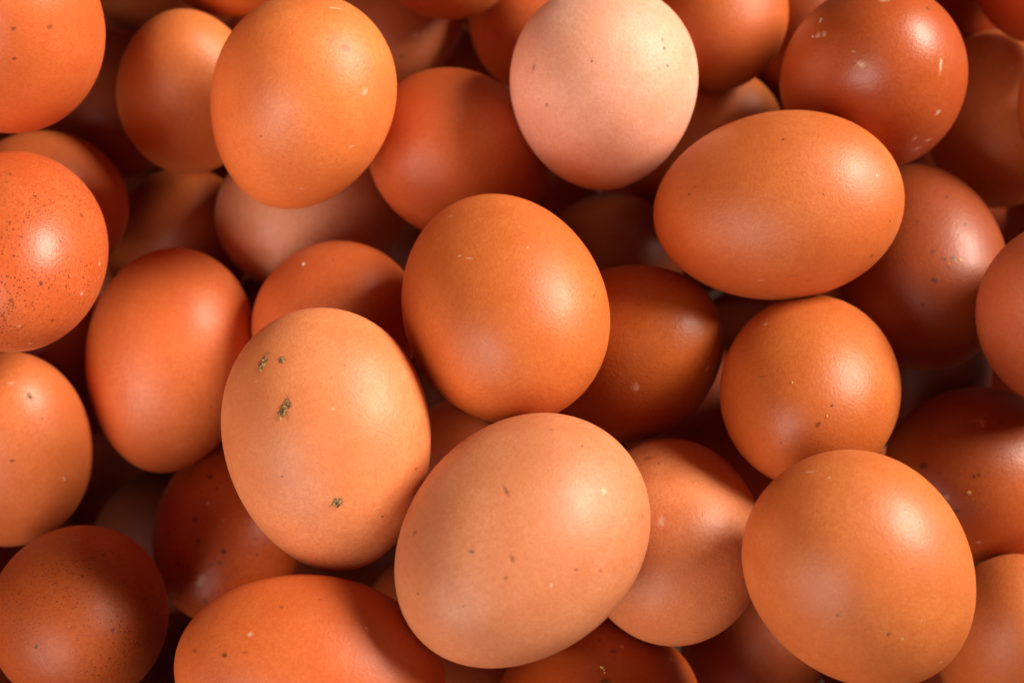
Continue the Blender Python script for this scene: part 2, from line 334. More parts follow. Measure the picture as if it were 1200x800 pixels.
('bright orange-red egg lying on its side at the bottom edge, beneath the dirt-marked egg', [-0.03916, -0.07005, 0.01381], [-0.9723, 0.2029, 0.1158], 0.0265, 0.02022, 0.06, (0.6512, 0.138, 0.0275), 0.5, 0.2, 0.2, [('stain_dark', [16.601, -1.126, 15.128], [0.523, -0.063, 0.85], [-0.851, -0.099, 0.516], 1.467, 1.467), ('scuff', [12.74, -5.978, 16.15], [0.386, -0.32, 0.865], [-0.922, -0.146, 0.358], 1.299, 0.974), ('stain_red', [13.084, -2.476, 16.885], [0.398, -0.133, 0.908], [-0.914, -0.14, 0.38], 1.134, 0.648), ('stain', [22.371, -0.892, 10.251], [0.769, -0.055, 0.637], [-0.638, -0.001, 0.77], 2.152, 0.993), ('stain', [8.388, -11.986, 14.509], [0.247, -0.617, 0.747], [-0.968, -0.195, 0.159], 0.979, 0.816), ('stain', [1.687, -14.977, 13.413], [0.049, -0.744, 0.666], [-0.939, -0.261, -0.223], 0.655, 0.655), ('scuff', [-7.97, -11.477, 15.932], [-0.234, -0.568, 0.789], [-0.844, -0.283, -0.455], 0.812, 0.812)]),
('glossy orange-red egg cut by the top left corner with a bright highlight', [-0.10456, 0.06243, 0.01788], [0.2634, 0.1711, 0.9494], 0.02601, 0.01929, 0.06, (0.704, 0.1656, 0.04), 0.42, 0.2, 0.15, [('stain_dark', [19.922, 11.678, 1.899], [0.662, 0.74, 0.12], [-0.042, -0.123, 0.991], 1.236, 1.059), ('stain_dark', [14.586, 15.246, 2.4], [0.449, 0.883, 0.139], [-0.055, -0.128, 0.99], 1.067, 0.889), ('stain', [18.86, 9.409, 8.538], [0.615, 0.584, 0.53], [-0.465, -0.274, 0.842], 1.774, 1.064)]),
('glossy dark red-brown egg with whitish scuffs, above the long level orange egg', [0.08108, 0.06259, -0.00841], [0.003, 0.0361, 0.9993], 0.02385, 0.02027, 0.1, (0.4374, 0.0852, 0.0184), 0.38, 0.25, 0.15, [('scuff', [14.067, -3.147, -15.075], [0.527, -0.174, -0.832], [0.845, 0.211, 0.492], 1.52, 1.9), ('grit', [12.683, -3.602, -15.846], [0.471, -0.196, -0.86], [0.876, 0.219, 0.43], 0.953, 0.762), ('scuff', [15.636, -2.842, -14.014], [0.594, -0.16, -0.789], [0.777, -0.142, 0.614], 1.325, 1.514), ('grit', [13.363, -6.986, -14.222], [0.498, -0.382, -0.778], [0.816, 0.511, 0.271], 0.765, 1.338), ('scuff', [20.411, 3.305, -8.998], [0.815, 0.2, -0.544], [0.528, 0.132, 0.839], 0.932, 0.746), ('scuff', [20.302, 6.137, -7.548], [0.809, 0.37, -0.456], [0.198, 0.558, 0.806], 2.233, 1.674), ('scuff', [19.011, 5.801, 9.652], [0.746, 0.343, 0.57], [-0.559, -0.141, 0.817], 0.943, 4.149), ('grit', [19.196, 5.81, 9.409], [0.755, 0.344, 0.558], [-0.547, -0.138, 0.826], 0.754, 1.885), ('scuff', [11.272, 13.331, 10.573], [0.415, 0.713, 0.565], [-0.679, -0.171, 0.714], 1.526, 1.526), ('scuff', [3.823, 16.93, 10.04], [0.137, 0.852, 0.505], [-0.408, -0.416, 0.813], 1.935, 0.967), ('scuff', [2.237, 18.441, 7.707], [0.08, 0.92, 0.384], [-0.086, -0.378, 0.922], 2.324, 1.355), ('scuff', [6.787, 17.78, 6.336], [0.245, 0.913, 0.325], [-0.56, -0.141, 0.816], 0.958, 1.532), ('stain_dark', [20.104, -6.702, 7.399], [0.8, -0.403, 0.445], [-0.323, 0.336, 0.885], 1.142, 1.523), ('scuff', [21.322, -8.02, -2.009], [0.861, -0.493, -0.123], [0.164, 0.04, 0.986], 2.646, 0.945)]),
('plain dull pinkish-brown egg cut by the right edge, above the straw-flecked egg', [0.11732, 0.00615, -0.00065], [-0.2802, 0.2336, 0.9311], 0.02595, 0.01827, 0.06, (0.5346, 0.1507, 0.0552), 0.55, 0.1, 0.05, []),
('round amber-brown egg directly below the long level egg, with dark smudges low down', [0.06373, -0.00868, -0.00702], [0.2266, 0.5428, -0.8087], 0.02617, 0.01914, 0.04, (0.5346, 0.1376, 0.0253), 0.46, 0.2, 0.2, [('stain_dark', [-23.56, -3.111, 8.05], [-0.834, -0.199, 0.514], [0.364, -0.899, 0.243], 0.866, 0.866), ('crumb', [-24.653, -2.96, 5.965], [-0.899, -0.194, 0.392], [0.314, -0.911, 0.269], 0.692, 0.692), ('stain_dark', [-25.514, -1.952, 3.963], [-0.955, -0.131, 0.267], [0.216, -0.924, 0.317], 1.384, 1.211), ('crumb', [-22.092, 5.824, 8.863], [-0.755, 0.36, 0.548], [-0.106, -0.892, 0.44], 0.52, 0.693), ('scuff', [-6.273, 14.373, 12.057], [-0.178, 0.754, 0.632], [-0.621, -0.585, 0.523], 1.078, 0.898), ('stain', [-19.331, 11.643, 6.392], [-0.625, 0.684, 0.375], [-0.415, -0.699, 0.582], 2.447, 0.524)]),
('bright orange sliver of egg at the right edge, level with the long level egg top', [0.13417, 0.06051, -0.02037], [-0.2988, 0.1973, 0.9337], 0.02456, 0.0173, 0.06, (0.5832, 0.131, 0.023), 0.5, 0.1, 0.05, []),
('orange egg barely dipping into the top edge left of the palest egg', [-0.01513, 0.10325, -0.02302], [0.0347, 0.1774, 0.9835], 0.02192, 0.01838, 0.06, (0.567, 0.131, 0.023), 0.5, 0.1, 0.05, []),
('light orange egg dipping into the top edge, left of the tapering bright orange egg', [-0.06495, 0.1014, -0.02104], [0.7516, -0.2819, 0.5963], 0.02365, 0.01819, 0.06, (0.6156, 0.1703, 0.0322), 0.5, 0.1, 0.05, []),
('vivid red-orange egg cut by the top right corner', [0.12485, 0.09507, -0.01904], [-0.2798, 0.1641, 0.9459], 0.02338, 0.01751, 0.06, (0.486, 0.0721, 0.0138), 0.44, 0.1, 0.05, []),
('tall coral-orange egg left of the dirt-marked egg with a shadow down its right side', [-0.07952, 0.00354, -0.03761], [-0.1151, -0.9781, -0.1731], 0.02624, 0.01935, 0.07, (0.7568, 0.1863, 0.0475), 0.48, 0.15, 0.1, [('grit', [3.205, -11.401, 15.256], [0.09, -0.596, 0.798], [0.513, 0.714, 0.476], 1.377, 0.59), ('stain', [9.25, 12.934, 12.032], [0.268, 0.705, 0.656], [-0.107, 0.699, -0.708], 0.978, 0.587)]),
('orange egg at the left edge with one small black speck, below the heavily speckled egg', [-0.11355, -0.01826, -0.03029], [0.1808, 0.625, 0.7594], 0.02463, 0.01833, 0.07, (0.6512, 0.1794, 0.05), 0.46, 0.15, 0.15, [('dirt', [21.798, -6.713, 4.365], [0.817, -0.484, 0.315], [0.043, -0.493, -0.869], 0.766, 1.533), ('scuff', [23.659, -2.163, 4.233], [0.932, -0.165, 0.323], [-0.009, -0.9, -0.435], 1.534, 0.767), ('grit', [3.459, -16.425, 7.299], [0.105, -0.909, 0.404], [-0.454, -0.405, -0.794], 0.977, 1.173), ('stain_dark', [11.24, -7.2, 14.056], [0.357, -0.426, 0.832], [-0.021, -0.894, -0.448], 1.151, 0.767), ('stain', [17.792, -10.327, 6.185], [0.614, -0.677, 0.406], [-0.282, -0.668, -0.689], 0.767, 0.959), ('stain_red', [21.798, -6.713, 4.365], [0.817, -0.484, 0.315], [0.043, -0.493, -0.869], 1.456, 2.453)]),
('plain orange-brown egg cut by the bottom right corner', [0.11205, -0.06188, -0.03038], [-0.2152, 0.493, 0.843], 0.02445, 0.01807, 0.07, (0.5184, 0.1441, 0.0299), 0.55, 0.15, 0.1, []),
('dark reddish egg flecked with bits of straw, at the right edge', [0.10667, -0.02357, -0.03426], [-0.8452, 0.0546, 0.5316], 0.02367, 0.02001, 0.06, (0.4536, 0.0917, 0.0147), 0.44, 0.3, 0.4, [('straw_bit', [16.345, 7.104, 11.914], [0.628, 0.398, 0.668], [-0.722, -0.02, 0.691], 1.533, 1.15), ('straw_bit', [15.226, 8.304, 12.164], [0.579, 0.46, 0.673], [-0.655, 0.754, 0.048], 1.727, 0.576), ('straw_bit', [9.046, 3.953, 17.629], [0.33, 0.207, 0.921], [-0.77, -0.505, 0.389], 1.541, 0.578), ('straw_bit', [7.283, 12.012, 14.316], [0.264, 0.62, 0.739], [-0.91, -0.094, 0.404], 1.163, 0.969), ('scuff', [14.229, -9.03, 12.491], [0.537, -0.494, 0.684], [-0.776, 0.028, 0.63], 4.255, 0.58), ('scuff', [13.888, -8.402, 13.182], [0.522, -0.458, 0.719], [-0.85, -0.209, 0.484], 0.58, 2.319), ('stain_dark', [16.523, 10.751, 8.534], [0.636, 0.604, 0.48], [-0.61, 0.013, 0.792], 2.117, 1.347), ('stain_dark', [16.378, 3.695, 13.342], [0.63, 0.207, 0.749], [-0.76, -0.033, 0.649], 0.957, 0.957), ('scuff', [8.449, 16.712, 7.435], [0.307, 0.869, 0.387], [-0.749, -0.029, 0.661], 1.368, 0.782), ('stain_dark', [22.861, 1.399, 4.67], [0.953, 0.087, 0.289], [-0.297, 0.089, 0.951], 2.306, 1.73), ('scuff', [18.945, 8.103, 8.042], [0.749, 0.471, 0.467], [-0.543, 0.031, 0.839], 1.536, 1.344), ('straw_bit', [12.809, 5.728, 15.238], [0.478, 0.309, 0.822], [-0.851, -0.067, 0.52], 0.384, 0.384), ('straw_bit', [13.074, 9.365, 13.129], [0.489, 0.507, 0.71], [-0.806, -0.049, 0.59], 0.577, 0.385), ('straw_bit', [9.976, 8.437, 15.545], [0.366, 0.444, 0.818], [-0.892, -0.085, 0.445], 0.385, 0.385)]),
('orange-red egg tucked behind the dirt-marked egg and the central egg, with whitish grit on top', [-0.04007, 0.01083, -0.02987], [0.4543, 0.0163, 0.8907], 0.0233, 0.01858, 0.05, (0.648, 0.1507, 0.0368), 0.5, 0.1, 0.1, [('grit', [11.295, 9.928, 12.368], [0.404, 0.573, 0.713], [0.909, -0.162, -0.385], 1.144, 1.335), ('scuff', [6.232, 13.897, 10.909], [0.216, 0.768, 0.603], [0.976, -0.194, -0.103], 1.55, 0.775), ('stain', [16.922, 9.769, 7.492], [0.644, 0.607, 0.465], [0.632, -0.08, -0.771], 0.945, 0.756)]),
('soft-focus red-brown egg right behind the top of the central egg', [-0.01173, 0.04913, -0.0261], [0.5404, -0.0658, -0.8388], 0.0247, 0.01921, 0.07, (0.5832, 0.1245, 0.0276), 0.48, 0.12, 0.1, []),
('orange-brown egg at the top edge between the palest egg and the glossy dark egg', [0.04762, 0.08545, -0.02545], [0.0792, 0.8625, -0.4998], 0.0214, 0.01715, 0.05, (0.5184, 0.1179, 0.0207), 0.52, 0.1, 0.05, []),
('shaded orange-brown egg peeking out left of the palest egg at the top', [0.00781, 0.09716, -0.05567], [0.0115, 0.884, -0.4674], 0.02307, 0.01862, 0.06, (0.5832, 0.131, 0.0276), 0.52, 0.1, 0.05, []),
('blurred orange-red egg behind the heavily speckled egg', [-0.10902, 0.03936, -0.03355], [0.3419, 0.3653, -0.8658], 0.02173, 0.01781, 0.06, (0.5994, 0.1376, 0.0322), 0.5, 0.1, 0.05, []),
('rosy tan egg with faint pale grit, right of the large smudged tan egg', [0.034, -0.04013, -0.01223], [0.0131, 0.7608, -0.6489], 0.02461, 0.01925, 0.07, (0.6804, 0.2292, 0.0828), 0.5, 0.3, 0.1, [('stain_red', [5.888, 5.818, 17.437], [0.189, 0.311, 0.931], [-0.451, -0.815, 0.364], 2.517, 2.158), ('scuff', [-12.601, 3.977, 16.664], [-0.423, 0.21, 0.882], [-0.17, -0.974, 0.151], 1.733, 2.427), ('stain', [3.166, 3.839, 18.529], [0.101, 0.202, 0.974], [-0.263, -0.939, 0.222], 0.714, 0.714)]),
('dim brown egg with fine speckling, in the bottom left corner', [-0.09335, -0.05561, -0.0205], [-0.245, 0.2954, -0.9234], 0.02675, 0.01884, 0.05, (0.4212, 0.0852, 0.0138), 0.52, 0.9, 0.35, [('stain_dark', [-25.026, 2.618, 6.452], [-0.881, 0.178, 0.438], [0.433, -0.064, 0.899], 1.079, 0.899), ('stain_dark', [-24.074, -0.195, -8.578], [-0.824, -0.013, -0.566], [-0.567, 0.035, 0.823], 0.904, 0.723), ('stain_dark', [-20.073, 12.893, 0.798], [-0.624, 0.78, 0.048], [0.041, -0.029, 0.999], 0.724, 0.724)]),
('glossy rust-red egg with a yellow crumb on it, at the bottom edge', [0.01909, -0.07592, -0.02309], [0.6968, 0.1112, -0.7086], 0.02572, 0.01923, 0.06, (0.4455, 0.0786, 0.0101), 0.42, 0.3, 0.4, [('crumb', [-13.529, 8.224, 14.729], [-0.42, 0.443, 0.793], [0.855, -0.101, 0.509], 1.245, 1.779), ('stain_dark', [-9.039, 11.448, 14.38], [-0.27, 0.6, 0.753], [0.922, -0.064, 0.382], 1.618, 1.078), ('scuff', [-6.424, 12.107, 14.509], [-0.189, 0.629, 0.754], [0.931, 0.36, -0.067], 1.445, 0.903), ('stain_dark', [-14.234, 5.811, 15.493], [-0.445, 0.315, 0.839], [0.864, -0.097, 0.494], 2.483, 1.064), ('crumb', [-3.91, 17.663, 7.469], [-0.114, 0.915, 0.387], [0.972, 0.184, -0.148], 1.656, 0.736), ('scuff', [6.135, 8.102, 16.526], [0.181, 0.433, 0.883], [0.963, 0.104, -0.248], 1.663, 1.293)]),
('dark rust-brown egg pointing up to the right, beside the central egg', [0.02718, 0.00225, -0.02022], [0.6489, 0.2619, 0.7144], 0.02186, 0.01952, 0.12, (0.5022, 0.1179, 0.0161), 0.44, 0.5, 0.2, [('scuff', [7.664, -10.04, 14.345], [0.317, -0.544, 0.777], [0.721, -0.395, -0.57], 1.819, 2.183), ('scuff', [16.636, -11.499, 0.384], [0.723, -0.69, 0.023], [-0.063, -0.099, -0.993], 1.108, 1.478)]),
('dark red egg with large dark freckles and a glint, left of the dirt-marked egg bottom', [-0.067, -0.03451, -0.05541], [-0.2456, -0.882, 0.4022], 0.02287, 0.01819, 0.08, (0.5508, 0.0917, 0.0138), 0.4, 0.9, 1.0, [('stain_dark', [7.409, -5.404, 15.869], [0.263, -0.311, 0.913], [-0.068, 0.938, 0.339], 1.197, 1.197), ('grit', [3.387, -3.947, 17.334], [0.118, -0.22, 0.968], [-0.15, 0.96, 0.237], 0.798, 0.798), ('stain_dark', [16.427, -6.524, 9.984], [0.635, -0.423, 0.647], [0.071, 0.865, 0.496], 1.201, 1.201), ('stain_dark', [17.596, -1.907, 10.734], [0.692, -0.126, 0.711], [-0.115, 0.953, 0.281], 1.394, 0.996), ('scuff', [18.797, -0.39, 9.669], [0.754, -0.026, 0.656], [0.179, 0.97, -0.167], 1.992, 3.586), ('grit', [19.22, 0.141, 9.19], [0.777, 0.01, 0.629], [0.303, 0.871, -0.387], 1.594, 0.399), ('stain_dark', [14.826, 2.985, 12.787], [0.561, 0.188, 0.806], [-0.319, 0.948, 0.001], 0.992, 0.992), ('grit', [6.254, 0.885, 17.092], [0.221, 0.05, 0.974], [-0.306, 0.952, 0.02], 0.596, 0.596), ('stain_dark', [21.445, 1.582, 5.62], [0.907, 0.114, 0.406], [-0.199, 0.965, 0.173], 1.202, 1.603), ('stain_dark', [7.339, 8.873, 14.25], [0.26, 0.51, 0.82], [-0.51, 0.794, -0.332], 0.994, 0.795), ('stain_dark', [9.935, 10.263, 12.032], [0.358, 0.606, 0.71], [-0.532, 0.758, -0.378], 0.996, 0.796), ('stain_dark', [10.221, -11.085, 11.105], [0.369, -0.656, 0.658], [0.208, 0.748, 0.63], 0.806, 1.007), ('stain_dark', [0.968, -6.401, 16.945], [0.034, -0.353, 0.935], [-0.055, 0.933, 0.355], 0.802, 0.802)]),
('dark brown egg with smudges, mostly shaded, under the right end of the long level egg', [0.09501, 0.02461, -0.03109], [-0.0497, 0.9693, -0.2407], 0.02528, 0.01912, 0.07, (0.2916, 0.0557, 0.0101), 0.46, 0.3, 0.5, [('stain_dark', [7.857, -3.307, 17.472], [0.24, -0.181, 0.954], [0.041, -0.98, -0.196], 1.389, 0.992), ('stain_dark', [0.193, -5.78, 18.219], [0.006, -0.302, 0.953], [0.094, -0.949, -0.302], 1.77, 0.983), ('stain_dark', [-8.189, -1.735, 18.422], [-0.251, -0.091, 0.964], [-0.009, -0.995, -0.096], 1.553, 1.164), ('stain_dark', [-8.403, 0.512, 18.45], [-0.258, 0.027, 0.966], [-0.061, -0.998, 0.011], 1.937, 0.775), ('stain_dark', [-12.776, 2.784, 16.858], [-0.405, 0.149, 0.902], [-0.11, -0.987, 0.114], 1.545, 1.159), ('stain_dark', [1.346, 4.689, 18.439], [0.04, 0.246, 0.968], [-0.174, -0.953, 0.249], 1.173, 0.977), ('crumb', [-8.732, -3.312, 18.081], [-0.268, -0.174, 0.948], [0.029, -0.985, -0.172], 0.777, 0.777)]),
('blurred brown egg at the right edge with a golden glint, below the top right corner', [0.1219, 0.06937, -0.05681], [-0.0091, 0.9988, -0.0489], 0.02296, 0.01728, 0.06, (0.8096, 0.2484, 0.065), 0.48, 0.15, 0.15, [('crumb', [6.977, 3.744, 15.727], [0.233, 0.225, 0.946], [-0.075, -0.966, 0.248], 1.533, 1.314), ('crumb', [10.077, 6.852, 13.48], [0.345, 0.425, 0.837], [-0.138, -0.859, 0.494], 1.762, 1.321), ('scuff', [6.789, 0.085, 16.218], [0.227, 0.005, 0.974], [-0.011, -1.0, 0.008], 1.754, 1.316)]),
('smallish blurred tan-orange egg left of the tapering bright orange egg', [-0.0761, 0.06567, -0.02707], [0.0723, 0.5033, 0.8611], 0.02079, 0.01634, 0.07, (0.6318, 0.19, 0.046), 0.52, 0.12, 0.1, []),
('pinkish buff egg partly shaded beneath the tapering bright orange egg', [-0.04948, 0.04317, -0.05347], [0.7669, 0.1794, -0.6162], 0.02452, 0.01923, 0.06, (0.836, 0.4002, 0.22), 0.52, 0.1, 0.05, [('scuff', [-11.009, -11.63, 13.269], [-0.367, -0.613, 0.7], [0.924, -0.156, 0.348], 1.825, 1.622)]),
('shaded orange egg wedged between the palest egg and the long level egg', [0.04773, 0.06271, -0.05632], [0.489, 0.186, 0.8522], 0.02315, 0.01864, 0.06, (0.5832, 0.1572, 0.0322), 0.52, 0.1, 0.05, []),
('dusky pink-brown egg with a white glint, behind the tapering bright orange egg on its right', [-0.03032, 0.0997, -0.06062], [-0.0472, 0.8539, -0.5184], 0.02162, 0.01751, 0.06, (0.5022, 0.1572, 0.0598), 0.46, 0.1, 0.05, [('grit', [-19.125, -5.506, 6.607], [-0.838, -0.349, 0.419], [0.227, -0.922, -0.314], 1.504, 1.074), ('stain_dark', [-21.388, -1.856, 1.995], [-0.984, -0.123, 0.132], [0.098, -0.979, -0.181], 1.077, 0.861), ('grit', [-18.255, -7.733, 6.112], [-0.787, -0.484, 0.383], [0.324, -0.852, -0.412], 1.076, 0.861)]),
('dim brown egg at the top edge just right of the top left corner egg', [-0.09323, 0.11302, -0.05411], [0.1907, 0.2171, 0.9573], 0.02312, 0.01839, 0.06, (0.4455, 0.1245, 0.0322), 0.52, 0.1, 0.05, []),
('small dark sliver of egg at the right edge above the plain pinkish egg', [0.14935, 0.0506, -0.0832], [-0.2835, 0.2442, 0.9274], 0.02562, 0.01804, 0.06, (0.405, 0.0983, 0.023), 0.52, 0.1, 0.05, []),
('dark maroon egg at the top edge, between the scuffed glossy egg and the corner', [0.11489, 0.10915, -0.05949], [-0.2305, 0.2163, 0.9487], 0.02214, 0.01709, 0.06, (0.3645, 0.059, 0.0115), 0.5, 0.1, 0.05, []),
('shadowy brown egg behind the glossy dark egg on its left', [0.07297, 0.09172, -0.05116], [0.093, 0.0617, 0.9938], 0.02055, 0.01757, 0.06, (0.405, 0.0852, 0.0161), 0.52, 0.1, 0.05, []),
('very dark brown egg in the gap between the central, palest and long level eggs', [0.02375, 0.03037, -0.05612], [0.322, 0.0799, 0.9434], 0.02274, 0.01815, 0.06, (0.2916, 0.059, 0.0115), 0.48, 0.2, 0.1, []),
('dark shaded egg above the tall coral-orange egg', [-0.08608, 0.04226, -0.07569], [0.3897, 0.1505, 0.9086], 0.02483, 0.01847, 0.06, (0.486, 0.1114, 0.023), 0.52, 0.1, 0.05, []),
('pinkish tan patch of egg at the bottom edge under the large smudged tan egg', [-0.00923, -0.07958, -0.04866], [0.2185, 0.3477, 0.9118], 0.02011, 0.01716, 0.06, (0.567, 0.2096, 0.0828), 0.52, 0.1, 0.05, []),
('very dark egg at the bottom edge, in shade left of the large smooth orange egg', [0.05739, -0.06359, -0.06162], [0.0791, 0.316, 0.9455], 0.02284, 0.01672, 0.06, (0.243, 0.0459, 0.0083), 0.52, 0.1, 0.05, []),  # shell colour lowered to stand in for the shade down here
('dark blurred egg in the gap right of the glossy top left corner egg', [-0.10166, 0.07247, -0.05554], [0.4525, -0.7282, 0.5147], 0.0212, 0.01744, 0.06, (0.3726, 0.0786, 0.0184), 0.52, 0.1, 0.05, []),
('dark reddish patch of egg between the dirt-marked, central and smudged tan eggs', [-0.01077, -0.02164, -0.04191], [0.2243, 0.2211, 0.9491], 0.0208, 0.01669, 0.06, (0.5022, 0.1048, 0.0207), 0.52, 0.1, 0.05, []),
('egg with shade-darkened shell in the gap above the dim brown bottom left egg', [-0.08971, -0.03349, -0.0879], [0.4367, 0.4429, 0.783], 0.0214, 0.01745, 0.06, (0.1782, 0.0328, 0.006), 0.7, 0.1, 0.05, []),  # near-black shell colour stands for the shade in this gap
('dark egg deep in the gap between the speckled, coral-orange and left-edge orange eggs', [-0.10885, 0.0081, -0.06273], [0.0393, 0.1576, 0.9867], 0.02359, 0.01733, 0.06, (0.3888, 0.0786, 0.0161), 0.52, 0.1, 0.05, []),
('dark egg deep in the gap below the smudged dark brown egg', [0.10224, 0.00649, -0.07105], [-0.0233, 0.1599, 0.9869], 0.02475, 0.01812, 0.06, (0.162, 0.0262, 0.0046), 0.52, 0.1, 0.05, [])]  # the gap's shade is put into this very dark shell colour
